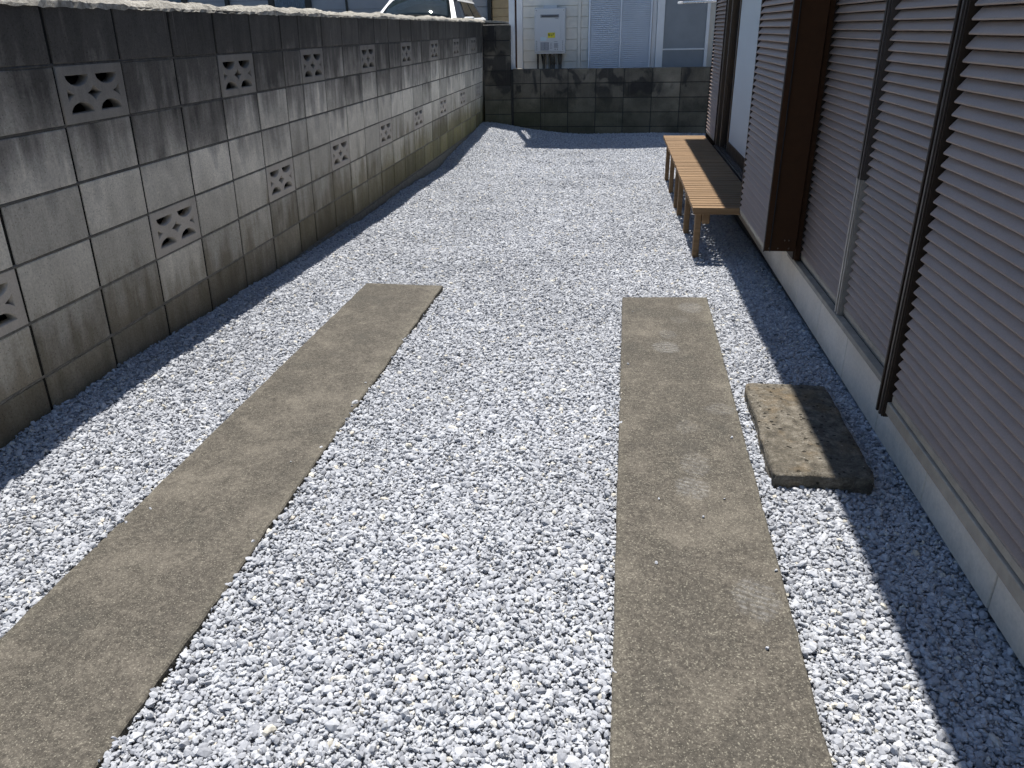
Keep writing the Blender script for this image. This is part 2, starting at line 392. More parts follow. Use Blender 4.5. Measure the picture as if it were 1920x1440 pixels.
# ------------------------------------------------------------------ ground
BY = [-4, 0.0, 0.8, 1.2, 2.0, 2.9, 3.5, 4.7, 6.0, 7.0, 9.27]
BH = [0.056, 0.056, 0.05, 0.043, 0.028, 0.02, 0.005, 0.02, 0.0, 0.06, 0.165]
_k = rng.normal(size=(14, 2)); _ph = rng.uniform(0, 6.28, 14); _fr = rng.uniform(2.0, 14.0, 14)
def wob(x, y):
    s = 0
    for i in range(14):
        d = _k[i] / np.linalg.norm(_k[i]); s = s + np.sin((x*d[0] + y*d[1]) * _fr[i] + _ph[i]) / (2 + _fr[i])
    return s
def gh(x, y):
    """height of the gravel surface"""
    x = np.asarray(x, float); y = np.asarray(y, float)
    h = -0.14 * np.clip(y / 6, 0, 1)
    w = np.interp(y, [-4, 6.5, 9.27], [0.30, 0.35, 0.72])
    h = h + np.interp(y, BY, BH) * np.exp(-(np.clip(x + 0.04, 0, 9) / w) ** 2)
    h = h - 0.022 * np.clip((x - 2.6) / 0.25, 0, 1) * np.clip((2.5 - y) / 1.5, 0, 1)
    return h + 0.016 * wob(x, y)

nx, ny = 90, 260
gx = np.linspace(-0.12, 4.6, nx); gy = np.linspace(-4.0, 9.30, ny)
X, Y = np.meshgrid(gx, gy)
Z = gh(X, Y) - 0.008
V = np.stack([X, Y, Z], -1).reshape(-1, 3)
idx = np.arange(nx * ny).reshape(ny, nx)
F = np.stack([idx[:-1, :-1], idx[:-1, 1:], idx[1:, 1:], idx[1:, :-1]], -1).reshape(-1, 4)
me = bpy.data.meshes.new('gravel_bed'); me.from_pydata(V.tolist(), [], F.tolist())
bed = link('gravel_bed', me, M['bed']); tag(bed, 'pale stone dust bed under the gravel of the yard', None, kind='structure')
g = MB(); q = bmesh.new(); bmesh.ops.create_grid(q, x_segments=1, y_segments=1, size=400)
bmesh.ops.translate(q, verts=q.verts, vec=(0, 0, -0.42)); g.add(q)
o = g.build('ground', M['soil']); tag(o, 'bare brown ground around the plots', None, kind='structure')
o = part('driveway', M['asphalt'], None, (-60, -0.13, -30, 60, 0.2, 0.5)); tag(o, 'raised asphalt driveway beyond the block wall', None, kind='structure')

# ------------------------------------------------------------------ slabs (poured strips)
def slab(name, mat, fl, fr, nl, nr, top, label, rough=1.0):
    pts = []
    def edge(a, b, jit, n):
        for i in range(n):
            t = i / n
            j = rng.normal(0, jit)
            d = Vector((b[0]-a[0], b[1]-a[1])).normalized()
            pts.append((a[0] + (b[0]-a[0])*t - d.y*j, a[1] + (b[1]-a[1])*t + d.x*j))
    edge(nl, nr, 0.001, 8); edge(nr, fr, 0.0022*rough, 80); edge(fr, fl, 0.002, 10); edge(fl, nl, 0.0016*rough, 80)
    b = bmesh.new()
    A = [b.verts.new((x, y, top)) for x, y in pts]; B = [b.verts.new((x, y, top-0.14)) for x, y in pts]
    ft = b.faces.new(A); n = len(pts)
    for i in range(n): b.faces.new((A[(i+1) % n], A[i], B[i], B[(i+1) % n]))
    bmesh.ops.recalc_face_normals(b, faces=b.faces[:])
    bmesh.ops.bevel(b, geom=[e for e in ft.edges], offset=0.004, segments=1, affect='EDGES')
    bmesh.ops.triangulate(b, faces=[f for f in b.faces if len(f.verts) > 4])
    m = MB(); m.add(b); o = m.build(name, mat)
    return tag(o, label, 'slab', 'concrete wheel strips set in the gravel')
SL = [((0.597, 1.315), (1.031, 1.298), (0.536, -3.2), (0.980, -3.2)), ((2.001, 1.178), (2.430, 1.211), (1.948, -3.2), (2.353, -3.2))]
slab('concrete_slab', M['slab'], *SL[0], 0.017, 'long brown concrete strip beside the vented block wall')
slab('concrete_slab', M['slabp'], *SL[1], 0.015, 'long brown concrete strip with dusty shoe prints nearer the louvred house', 0.45)

# ------------------------------------------------------------------ stepping block
b = bmesh.new(); bmesh.ops.create_cube(b, size=1.0)
bmesh.ops.subdivide_edges(b, edges=b.edges[:], cuts=13, use_grid_fill=True)
ph = rng.uniform(0, 6.28, (9, 3)); fq = rng.uniform(14, 60, 9); dr = rng.normal(size=(9, 3)); dr /= np.linalg.norm(dr, axis=1)[:, None]
for v in b.verts:
    p = np.array(v.co)
    r8 = 0.07                                   # rounded worn corners
    s = np.array([0.295, 0.665, 0.115]); q = p * s; lim = s/2 - 0.013
    c = np.clip(q, -lim, lim); d = q - c; L = np.linalg.norm(d)
    if L > 1e-6: q = c + d / L * min(L, 0.013)
    nrm = (q - np.clip(q, -lim*0.9, lim*0.9)); nn = np.linalg.norm(nrm); nrm = nrm/nn if nn > 1e-6 else nrm
    a = sum(math.sin(float(dr[i] @ q) * fq[i] + ph[i, 0]) for i in range(9)) / 9
    q = q + nrm * (a * 0.007 + rng.normal(0, 0.0019))
    v.co = q
for f in b.faces: f.smooth = True
m = MB(); m.add(b)
o = m.build('stepping_stone', M['stone'], None, (2.598, -0.240, -0.008)); o.rotation_euler = (0, 0, R(-0.8))
bpy.context.view_layer.update()
tag(o, 'rough pitted oblong stone block half in shade near the house', 'stone block')

# ------------------------------------------------------------------ vent block mesh
def circ(cx, cy, r, a0, a1, n):
    return [(cx + r*math.cos(R(a0 + (a1-a0)*i/n)), cy + r*math.sin(R(a0 + (a1-a0)*i/n))) for i in range(n+1)]
def vent_mesh(w=0.3865, h=0.190, depth=0.040):
    """pierced block: two half moons above, two below, a star between and half stars at the sides; face in the y/z plane"""
    iw, ih = 0.288, 0.120
    holes = []
    for sx in (-1, 1):
        for sz in (-1, 1):
            cx = sx * 0.080; r = 0.0615; e = ih/2
            holes.append([(cx - r*math.cos(math.pi*i/10), sz * (e - 0.036*math.sin(math.pi*i/10))) for i in range(11)])
    st = []
    R0x, R0z = 0.042, 0.026
    for k in range(4):
        a0 = k * 90
        p0 = (R0x*math.cos(R(a0)), R0z*math.sin(R(a0))); p1 = (R0x*math.cos(R(a0+90)), R0z*math.sin(R(a0+90)))
        for i in range(4):
            t = i/4; f = 1 - 0.20*math.sin(math.pi*t)
            st.append(((p0[0]+(p1[0]-p0[0])*t)*f, (p0[1]+(p1[1]-p0[1])*t)*f))
    holes.append(st)
    e = iw/2
    for sx in (-1, 1):
        holes.append([(sx*e, 0.022), (sx*(e-0.014), 0.011), (sx*(e-0.040), 0.0), (sx*(e-0.014), -0.011), (sx*e, -0.022)])
    holes = [[(a*1.09, b*1.10) for a, b in h_] for h_ in holes]
    cu = bpy.data.curves.new('c', 'CURVE'); cu.dimensions = '2D'; cu.fill_mode = 'BOTH'; cu.extrude = depth/2 - 0.002; cu.bevel_depth = 0.002; cu.bevel_resolution = 0
    for pts in [[(-w/2, -h/2), (w/2, -h/2), (w/2, h/2), (-w/2, h/2)]] + holes:
        s = cu.splines.new('POLY'); s.points.add(len(pts)-1); s.use_cyclic_u = True
        for p, c in zip(s.points, pts): p.co = (c[0], c[1], 0, 1)
    ob = bpy.data.objects.new('c', cu); COL.objects.link(ob)
    dg = bpy.context.evaluated_depsgraph_get(); me = bpy.data.meshes.new_from_object(ob.evaluated_get(dg))
    bpy.data.objects.remove(ob); bpy.data.curves.remove(cu)
    # curve x -> wall y, curve y -> z, curve z -> x
    me.transform(Matrix(((0, 0, 1, 0), (1, 0, 0, 0), (0, 1, 0, 0), (0, 0, 0, 1))))
    me.name = 'vent_block'; me.materials.clear()
    return me

def block_mesh(w, h=0.190, d=0.098, bev=0.0025):
    return MB().box(-d/2, d/2, -w/2, w/2, -h/2, h/2, bev=bev).mesh('concrete_block')

# ------------------------------------------------------------------ the long block wall
LEAN = R(1.968)
wall = thing('block_wall', 'long weathered grey block wall with two rows of pierced vent blocks', 'wall', (0, 0, 1.19), rot=(0, LEAN, 0))
def Ly(k): return (k-1)*0.4 if k <= 6 else 2.2736 + (k-7)*0.4
FW = 9.245
cols = [(k, Ly(k), min(Ly(k+1), FW)) for k in range(-6, 25)]
bmeshes = {}
VM = vent_mesh(); VM.materials.append(M['vent'])
bm_rng = random.Random(3)
for c in range(1, 8):
    zc = 0.1 - 0.2*(c-1)
    for (k, y0, y1) in cols:
        if y1 - y0 < 0.05: continue
        w = round(y1 - y0 - 0.0150, 4)
        jx = bm_rng.uniform(-0.0012, 0.0012)
        if (c == 2 and k % 3 == 1) or (c == 5 and k % 3 == 2):
            o = link('vent_block', VM, None, wall, (-0.020 + jx, (y0+y1)/2, zc))
        else:
            if w not in bmeshes: bmeshes[w] = block_mesh(w)
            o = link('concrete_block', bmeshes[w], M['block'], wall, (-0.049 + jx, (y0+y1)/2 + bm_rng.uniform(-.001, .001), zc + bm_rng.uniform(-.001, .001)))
            o.rotation_euler = (bm_rng.uniform(-.003, .003), 0, 0)
# recessed mortar: a real strip in every joint
m = MB(); y0w = cols[0][1]
def wavy_strip(m, y0, y1, z, hw, xf, amp, step=0.05):
    n = max(2, int((y1-y0)/step)); b = bmesh.new(); rows = []
    for i in range(n+1):
        y = y0 + (y1-y0)*i/n; a = rng.normal(0, amp); dz = rng.normal(0, amp*0.5)
        rows.append([b.verts.new((xf-0.003+a*0.5, y, z+hw+dz)), b.verts.new((xf+a, y, z+dz)), b.verts.new((xf-0.003+a*0.5, y, z-hw+dz)), b.verts.new((-0.09, y, z-hw)), b.verts.new((-0.09, y, z+hw))])
    for i in range(n):
        for j in range(5): b.faces.new((rows[i][j], rows[i][(j+1) % 5], rows[i+1][(j+1) % 5], rows[i+1][j]))
    bmesh.ops.recalc_face_normals(b, faces=b.faces[:]); m.add(b)
for c in range(1, 8): wavy_strip(m, y0w, FW, -0.2*(c-1), 0.0068, -0.0015, 0.0013)
m.build('bed_joint_mortar', M['mortar'], wall)
m = MB()
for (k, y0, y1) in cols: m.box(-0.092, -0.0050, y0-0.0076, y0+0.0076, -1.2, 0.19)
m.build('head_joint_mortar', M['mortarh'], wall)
# rough mortar coping, humped along the top
b = bmesh.new(); rows = []; n = 420; ya, yb = y0w, 9.62
prof = [(0.0035, 0.183), (0.0015, 0.196), (-0.016, 0.212), (-0.045, 0.224), (-0.072, 0.218), (-0.098, 0.200), (-0.106, 0.186)]
for i in range(n+1):
    y = ya + (yb-ya)*i/n; lo = 0.005*math.sin(y*3.1+1) + 0.004*math.sin(y*7.7) + 0.003*math.sin(y*17.0)
    rows.append([b.verts.new((x + rng.normal(0, 0.0018), y, z + (lo if 0 < j < 6 else 0) + rng.normal(0, 0.0022))) for j, (x, z) in enumerate(prof)])
for i in range(n):
    for j in range(len(prof)-1): b.faces.new((rows[i][j], rows[i+1][j], rows[i+1][j+1], rows[i][j+1]))
bmesh.ops.recalc_face_normals(b, faces=b.faces[:])
m = MB(); m.add(b); m.build('coping', M['coping'], wall)
part('vent_shade_sheet', M['black'], wall, (-0.107, -0.1005, y0w, FW, -1.4, 0.18))  # black sheet added to paint the shade inside the vent holes
part('footing', M['mortar'], wall, (-0.16, 0.006, y0w, FW, -1.75, -1.206))
# the wall turns behind the back corner
part('return_wall', M['block'], wall, (-0.10, 0.40, 9.50, 9.60, -1.4, 0.19), (-0.10, -0.002, FW+0.002, 9.498, -1.4, 0.188))
m = MB(); m.prism([(-0.1, 0.19), (0.405, 0.175), (0.405, 0.187), (0.30, 0.206), (0.1, 0.216), (-0.1, 0.216)], 'y', 9.485, 9.615); m.build('return_coping', M['coping'], wall)

# ------------------------------------------------------------------ tall pier in the corner and low back wall
pier = thing('block_pier', 'narrow tall stack of dark blocks in the back corner of the yard', 'wall', (0.0, 9.26, -0.5))
pm = MB().box(-0.195, 0.195, 0, 0.10, -0.095, 0.095, bev=0.003).mesh('concrete_block')
for i in range(9):
    zc = 1.235 - 0.2*i
    link('concrete_block', pm, M['blockb'], pier, (0.198 + bm_rng.uniform(-.0015, .0015), bm_rng.uniform(-.001, .001), zc + 0.5))
part('mortar', M['mortarb'], pier, (0.008, 0.388, 0.004, 0.096, 0.0, 1.824))
part('cap', M['coping'], pier, (0.004, 0.392, 0.0, 0.10, 1.8325, 1.842), bev=0.003)

low = thing('block_wall', 'low blackened block wall across the back of the yard below the white house', 'wall', (0, 9.26, -0.5))
lm = MB().box(-0.195, 0.195, 0, 0.10, -0.095, 0.095, bev=0.003).mesh('concrete_block')
for c in range(5):
    for i in range(-1, 9):
        link('concrete_block', lm, M['blockb'], low, (0.829 + 0.4*i + 0.2 + bm_rng.uniform(-.001, .001), bm_rng.uniform(-.0012, .0012), 0.5 + 0.658 - 0.2*c))
part('mortar', M['mortarb'], low, (0.398, 4.42, 0.005, 0.095, 0.0, 1.249))
part('end_fill', M['blockb'], low, (0.397, 0.4305, 0.012, 0.096, 0.002, 1.235), bev=0.004)
part('mortar_crumb', M['coping'], low, (0.43, 0.585, 0.005, 0.07, 1.254, 1.262), bev=0.003)

# ------------------------------------------------------------------ gravel
def in_slab(x, y, mar):
    ins = np.zeros(x.shape, bool)
    for fl, fr, nl, nr in SL:
        t = (y - nl[1]) / (fl[1] - nl[1])
        xl = nl[0] + (fl[0]-nl[0])*t; xr = nr[0] + (fr[0]-nr[0])*t
        ins |= (x > xl - mar) & (x < xr + mar) & (y < (fl[1] + fr[1])/2 + mar)
    return ins
def scatter(x0, x1, y0, y1, step, keep=1.0):
    a = np.arange(x0, x1, step); b_ = np.arange(y0, y1, step)
    XX, YY = np.meshgrid(a, b_); XX = XX.ravel() + rng.uniform(-.55, .55, XX.size)*step; YY = YY.ravel() + rng.uniform(-.55, .55, YY.size)*step
    k = rng.random(XX.size) < keep
    return XX[k], YY[k]
pts = []; sizes = []; lift = []
def layer(x0, x1, y0, y1, step, mean, sig, dz, keep=1.0):
    x, y = scatter(x0, x1, y0, y1, step, keep)
    s = np.clip(mean * np.exp(rng.normal(0, sig, x.size)), 0.0026, 0.0135)
    spill = rng.random(x.size)
    mar = np.where(spill < 0.05, -0.022, np.where(spill < 0.25, -0.006, s*0.75))
    ok = ~in_slab(x, y, mar)
    ok &= ~((np.abs(x - 2.598) < 0.145 - 0.004) & (np.abs(y + 0.240) < 0.325))
    xw = -0.041 + s*0.45
    ok &= (x > xw) & (y < 9.255 - s*0.4) & ((x < 2.872) | (y > 5.78))
    x, y, s = x[ok], y[ok], s[ok]
    near = in_slab(x, y, 0.035); z = gh(x, y) + dz + rng.normal(0, 0.0028, x.size) + near*0.006
    pts.append(np.stack([x, y, z], 1)); sizes.append(s)
layer(-0.05, 2.89, -2.0, 1.6, 0.0080, 0.0055, 0.36, -0.002)
layer(-0.05, 2.89, -2.0, 1.6, 0.0210, 0.0069, 0.32, 0.002)
layer(-0.05, 2.89, 1.6, 5.8, 0.0104, 0.0069, 0.30, -0.002)
layer(-0.05, 2.89, 1.6, 5.8, 0.0280, 0.0080, 0.28, 0.002)
layer(-0.05, 4.2, 5.8, 9.27, 0.0130, 0.0084, 0.28, -0.002)
# strays lying on the strips
for (x, y) in ((2.10, -0.70), (2.29, -0.68), (2.36, -0.30), (2.02, 0.30), (2.05, 0.95), (0.99, 0.02), (0.62, -0.9), (2.31, -1.28), (2.08, -1.0), (2.38, -1.0), (2.22, -0.78), (0.93, -0.6)):
    pts.append(np.array([[x, y, 0.018]])); sizes.append(np.array([rng.uniform(0.0035, 0.006)]))
P = np.concatenate(pts); S = np.concatenate(sizes); N = len(P)
me = bpy.data.meshes.new('gravel'); me.vertices.add(N); me.vertices.foreach_set('co', P.astype(np.float32).ravel())
rot = np.stack([rng.normal(0, 0.5, N), rng.normal(0, 0.5, N), rng.uniform(0, 6.283, N)], 1)
scl = np.stack([S*rng.uniform(1.0, 1.45, N), S*rng.uniform(0.75, 1.05, N), S*rng.uniform(0.45, 0.85, N)], 1)
at = me.attributes.new('rot', 'FLOAT_VECTOR', 'POINT'); at.data.foreach_set('vector', rot.astype(np.float32).ravel())
at = me.attributes.new('scl', 'FLOAT_VECTOR', 'POINT'); at.data.foreach_set('vector', scl.astype(np.float32).ravel())
at = me.attributes.new('var', 'INT', 'POINT'); at.data.foreach_set('value', rng.integers(0, 14, N).astype(np.int32))
gravel = link('gravel', me, M['gravel']); tag(gravel, 'pale grey crushed stone gravel covering the yard', 'gravel', kind='stuff')
ng = bpy.data.node_groups.new('gravel_nodes', 'GeometryNodeTree')
ng.interface.new_socket('Geometry', in_out='INPUT', socket_type='NodeSocketGeometry'); ng.interface.new_socket('Geometry', in_out='OUTPUT', socket_type='NodeSocketGeometry')
gi = ng.nodes.new('NodeGroupInput'); go = ng.nodes.new('NodeGroupOutput')
iop = ng.nodes.new('GeometryNodeInstanceOnPoints'); ng.links.new(gi.outputs[0], iop.inputs['Points'])
gti = ng.nodes.new('GeometryNodeGeometryToInstance')
for i in range(14):
    ico = ng.nodes.new('GeometryNodeMeshIcoSphere'); ico.inputs['Radius'].default_value = 1.0; ico.inputs['Subdivisions'].default_value = 1 if i % 3 else 2
    sp = ng.nodes.new('GeometryNodeSetPosition'); ps = ng.nodes.new('GeometryNodeInputPosition')
    rv = ng.nodes.new('FunctionNodeRandomValue'); rv.data_type = 'FLOAT_VECTOR'
    lo, hi = (0.62, 1.18)
    rv.inputs[0].default_value = (lo, lo, lo); rv.inputs[1].default_value = (hi, hi, hi); rv.inputs['Seed'].default_value = 11 + i
    vm = ng.nodes.new('ShaderNodeVectorMath'); vm.operation = 'MULTIPLY'
    ng.links.new(ps.outputs[0], vm.inputs[0]); ng.links.new(rv.outputs[0], vm.inputs[1])
    ng.links.new(ico.outputs[0], sp.inputs['Geometry']); ng.links.new(vm.outputs[0], sp.inputs['Position'])
    ch = ng.nodes.new('GeometryNodeConvexHull'); ng.links.new(sp.outputs[0], ch.inputs[0])
    sm = ng.nodes.new('GeometryNodeSetMaterial'); sm.inputs['Material'].default_value = M['gravel']; ng.links.new(ch.outputs[0], sm.inputs[0])
    ss = ng.nodes.new('GeometryNodeSetShadeSmooth'); ss.inputs['Shade Smooth'].default_value = False; ng.links.new(sm.outputs[0], ss.inputs[0])
    ng.links.new(ss.outputs[0], gti.inputs[0])
ng.links.new(gti.outputs[0], iop.inputs['Instance']); iop.inputs['Pick Instance'].default_value = True
for nm, ty, sk in (('rot', 'FLOAT_VECTOR', 'Rotation'), ('scl', 'FLOAT_VECTOR', 'Scale'), ('var', 'INT', 'Instance Index')):
    na = ng.nodes.new('GeometryNodeInputNamedAttribute'); na.data_type = ty; na.inputs[0].default_value = nm
    ng.links.new(na.outputs[0], iop.inputs[sk])
ng.links.new(iop.outputs[0], go.inputs[0])
md = gravel.modifiers.new('stones', 'NODES'); md.node_group = ng

# ------------------------------------------------------------------ the louvred house
HT = 2.02                                            # head of the shutters
house = thing('house', 'brown louvre shuttered house with pale skirting beside the gravel yard', 'house', (2.9, 0, -0.3))
HP = Vector((2.9, 0, -0.3))
def hp(name, mat, *boxes, bev=0.0, parent=None):
    o = part(name, mat, parent or house, *boxes, bev=bev)
    if parent is None: o.location = -HP
    return o
hp('foundation', M['found'], (2.888, 6.5, -4.0, 5.70, -0.4, 0.17))
hp('upper_wall', M['hwall'], (2.885, 6.5, -4.0, 5.70, HT, 2.62))
hp('end_wall', M['hwall'], (2.955, 6.5, 5.66, 5.72, 0.172, HT - 0.002))
hp('inner_wall', M['hwall'], (2.96, 3.05, -4.0, 5.655, 0.172, HT - 0.003))
def eave(y): return 2.398 + 0.011*y
m = MB(); m.prism([(eave(-5), -5.0), (eave(5.8), 5.80), (eave(5.8)+0.12, 5.801), (eave(5.8)+0.12, 6.06), (6.6, 6.06), (6.6, -5.0)], 'z', 2.622, 2.74)
o = m.build('eave', M['soffit'], house, -HP)
m = MB(); m.prism([(eave(-5)-0.02+0.05, 2.741), (6.6, 2.742), (6.6, 4.3)], 'y', -5.0, 6.0); m.build('roof', M['roof'], house, -HP)
# skirting panels
js = [-4.0, -3.75, -3.302, -2.854, -2.406, -1.958, -1.514, -1.066, -0.609, -0.165, 0.281, 0.716, 1.169, 1.617, 2.065, 2.513, 2.961, 3.409, 3.857, 4.305, 4.753, 5.201, 5.70]
for a, b_ in zip(js[:-1], js[1:]):
    hp('skirting_panel', M['skirt'], (2.860, 2.884, a+0.003, b_-0.003, -0.008, 0.179), bev=0.003)
# sills
hp('sill', M['rail'], (2.846, 2.876, -0.40, 1.42, 0.1815, 0.203), (2.880, 2.955, -0.40, 1.42, 0.1815, 0.209), bev=0.0015)
hp('sill_channel', M['black'], (2.870, 2.882, -0.40, 1.42, 0.1825, 0.200))
hp('sill', M['rail'], (2.803, 2.884, -2.30, -0.372, 0.168, 0.207), bev=0.002)

SP = 0.0325
def slat_mesh(w):
    prof = [(0.012, 0.0300), (0.006, 0.0308), (0.0015, 0.0285), (-0.0145, 0.0085), (-0.0167, 0.0056), (-0.0172, 0.0038), (-0.0162, 0.0010), (-0.0144, 0.0000), (0.012, 0.0105)]
    me = MB().prism(prof, 'y', -w/2, w/2).mesh('slat')
    return me
def shutter(name, tip, y0, y1, z0, label=None, stile_far=None, stile_near=None, sm=None):
    """louvred leaf: tips of the slats at x = tip; y0 near, y1 far"""
    e = bpy.data.objects.new(name, None); COL.objects.link(e); e.parent = house; e.location = Vector((tip, (y0+y1)/2, z0)) - HP
    e.empty_display_size = 0.1
    if label: e['label'] = label
    w = y1 - y0; n = int((HT - z0 - 0.06) / SP)
    me = slat_mesh(w - 0.004); me.materials.append(M['slat'])
    for i in range(n): link('slat', me, None, e, (0.0172, 0, 0.030 + i*SP), (0, 0, random.uniform(-.0008, .0008)))
    part('backing', M['black'], e, (0.0285, 0.032, -w/2 - 0.02, w/2 + 0.02, 0.0, HT - z0))
    part('bottom_rail', M['rail'], e, (0.004, 0.028, -w/2, w/2, 0.002, 0.026), bev=0.002)
    if stile_far: part('stile', sm or M['dark'], e, (stile_far[0], 0.028, w/2 + 0.001, w/2 + stile_far[1], 0.0, HT - z0), bev=0.002)
    if stile_near: part('stile', sm or M['dark'], e, (stile_near[0], 0.028, -w/2 - stile_near[1], -w/2 - 0.001, 0.0, HT - z0), bev=0.002)
    return e
s1 = shutter('shutter', 2.868, 0.495, 1.350, 0.214, 'brown louvre shutter next to the boxed out section', (0.004, 0.060), None)
s2 = shutter('shutter', 2.868, -0.40, 0.432, 0.214, 'brown louvre shutter behind the bronze post')
# meeting stile of bare ribbed metal, brighter in the lower half
for (za, zb, mt, nm) in ((0.205, 0.74, 'alu', 'pale_stile'), (0.7405, HT, 'steel', 'dark_stile')):
    hp(nm, M[mt], (2.858, 2.898, 0.436, 0.493, za, zb), (2.852, 2.8575, 0.444, 0.454, za, zb), (2.852, 2.8575, 0.471, 0.484, za, zb))
s3 = shutter('shutter', 2.806, -2.26, -0.385, 0.208, 'wide brown louvre shutter closest to the camera')
hp('post', M['dark'], (2.800, 2.850, -0.368, -0.312, 0.152, HT), (2.793, 2.7995, -0.324, -0.313, 0.152, HT), (2.796, 2.7995, -0.366, -0.356, 0.152, HT), bev=0.0015)
hp('post_edge', M['steel'], (2.7935, 2.7995, -0.3505, -0.340, 0.153, HT), (2.851, 2.90, -0.37, -0.35, 0.22, HT))
hp('shutter_box_side', M['brown'], (2.684, 2.832, 1.203, 1.209, 0.262, HT))
o = hp('screw', M['screw']); o.data = bpy.data.meshes.new('x')
sc_me = MB().ball((0, 0, 0), 0.0042, (1, 0.6, 1), 8).mesh('screw'); sc_me.materials.append(M['screw'])
bpy.data.objects.remove(o)
for (sx, sz) in ((2.706, 0.276), (2.748, 0.276), (2.800, 0.276), (2.776, 0.316), (2.796, 0.316)):
    link('screw', sc_me, None, house, Vector((sx, 1.202, sz)) - HP)
hp('shutter_box_body', M['dark'], (2.710, 2.832, 1.2095, 2.085, 0.264, HT))
s4 = shutter('shutter', 2.680, 1.214, 2.058, 0.262, 'boxed out brown louvre panel at the near end of the benches', (0.004, 0.026))
hp('box_corner', M['steel'], (2.6795, 2.6845, 1.2025, 1.2125, 0.258, HT))
hp('jamb', M['dark'], (2.833, 2.885, 1.245, 1.412, 0.2095, HT), bev=0.002)
hp('jamb', M['brown'], (2.840, 2.862, 1.228, 1.2445, 0.2095, HT))
# garden door behind the benches
hp('door_sill', M['steel'], (2.835, 2.955, 2.10, 4.84, 0.246, 0.284), (2.846, 2.852, 2.10, 4.84, 0.2845, 0.296), (2.880, 2.886, 2.10, 4.84, 0.2845, 0.296), (2.918, 2.924, 2.10, 4.84, 0.2845, 0.296))
d = hp('sliding_door', M['frost'], (2.888, 2.898, 3.18, 4.30, 0.385, HT))
hp('door_rail', M['dark'], (2.882, 2.904, 3.14, 4.34, 0.300, 0.384))
hp('door_stile', M['doorframe'], (2.880, 2.906, 4.301, 4.345, 0.300, HT), bev=0.002)
hp('door_stile', M['doorframe'], (2.880, 2.906, 3.105, 3.179, 0.3845, HT), bev=0.002)
hp('door_glass', M['dglass'], (2.925, 2.931, 2.10, 4.84, 0.30, HT))
hp('screen_stile', M['doorframe'], (2.858, 2.884, 4.60, 4.66, 0.30, HT), bev=0.002)
hp('jamb', M['doorframe'], (2.842, 2.955, 4.76, 4.835, 0.2845, HT), bev=0.003)
hp('jamb', M['dark'], (2.835, 2.955, 2.088, 2.13, 0.2965, HT))
s5 = shutter('shutter', 2.838, 4.870, 5.640, 0.300, 'narrow brown louvre panel at the far end of the benches', (0.001, 0.022), (-0.004, 0.030))
hp('shutter_case', M['dark'], (2.871, 2.954, 4.84, 5.655, 0.285, HT))
hp('case_post', M['dark'], (2.845, 2.954, 5.664, 5.70, 0.175, HT-0.004))

# ------------------------------------------------------------------ benches
def bench(y0, y1, legs, label):
    t = thing('bench', label, 'bench', (2.62, (y0+y1)/2, -0.1), group='slatted benches in a row against the house')
    off = -Vector(t.location); zt = 0.290; x0, x1 = 2.412, 2.812
    n = 24; pitch = (y1-y0)/n
    sm_ = MB().box(-(x1-x0)/2, (x1-x0)/2, -(pitch-0.014)/2, (pitch-0.014)/2, -0.026, 0.0, bev=0.003, seg=2).mesh('slat'); sm_.materials.append(M['wood'])
    for i in range(n):
        link('slat', sm_, None, t, Vector(((x0+x1)/2 + random.uniform(-.0015, .0015), y0 + pitch*(i+0.5), zt + random.uniform(-.0006, .0006))) + off)
    for xx in (2.478, 2.786):
        part('beam', M['wood'], t, (xx, xx+0.044, y0+0.055, y1-0.055, 0.182, 0.2625), bev=0.003).location = off
    for yy in legs:
        for xx in (2.452,):
            zb = float(gh(xx, yy)) - 0.03
            part('leg', M['wood'], t, (xx-0.012, xx+0.024, yy-0.033, yy+0.033, zb, 0.262), bev=0.003).location = off
    part('end_board', M['wood'], t, (x0+0.004, x1-0.004, y0+0.016, y0+0.030, 0.248, 0.2635), (x0+0.004, x1-0.004, y1-0.030, y1-0.016, 0.248, 0.2635), bev=0.002).location = off
    return t
bench(2.062, 3.790, (2.185, 2.90, 3.56), 'tan slatted bench standing against the boxed out louvre panel, the nearer one')
bench(3.798, 5.490, (3.93, 4.62, 5.30), 'tan slatted bench at the far end of the row, by the back louvre panel')

# ------------------------------------------------------------------ white house behind
NY = 9.90
nh = thing('neighbour_house', 'white sided house with a pale shutter behind the low block wall', 'house', (3.2, NY, -0.4))
NP = Vector((3.2, NY, -0.4))
def npart(name, mat, *boxes, bev=0.0):
    o = part(name, mat, nh, *boxes, bev=bev); o.location = -NP; return o
npart('wall', M['siding'], (0.44, 7.5, NY+0.03, 15.0, -0.42, 5.0))
npart('roof', M['roof'], (0.28, 7.8, 9.40, 15.4, 5.002, 5.14))
npart('corner_trim', M['white'], (0.418, 0.506, NY-0.015, NY+0.10, -0.4, 4.99), bev=0.004)
npart('gap_shade_strip', M['umber'], (0.385, 0.417, NY+0.03, NY+0.30, -0.4, 4.0))  # dark strip standing in for the shaded gap between downpipe and trim
pitch = 0.151
sm_cache = {}
for i in range(14):
    z0 = 0.530 + pitch*i
    for (xa, xb) in ((0.508, 1.322), (1.374, 1.478)):
        key = round(xb-xa, 3)
        if key not in sm_cache:
            me = MB().prism([(NY-0.004, 0.0), (NY+0.0, -0.003), (NY+0.028, -0.003), (NY+0.028, pitch-0.006), (NY+0.004, pitch-0.006)], 'x', -key/2, key/2).mesh('siding_board')
            me.materials.append(M['siding']); sm_cache[key] = me
        link('siding_board', sm_cache[key], None, nh, Vector(((xa+xb)/2, 0, z0)) - NP)
npart('siding_joint_trim', M['siding'], (1.325, 1.371, NY-0.016, NY+0.029, 0.2, 3.2), bev=0.002)
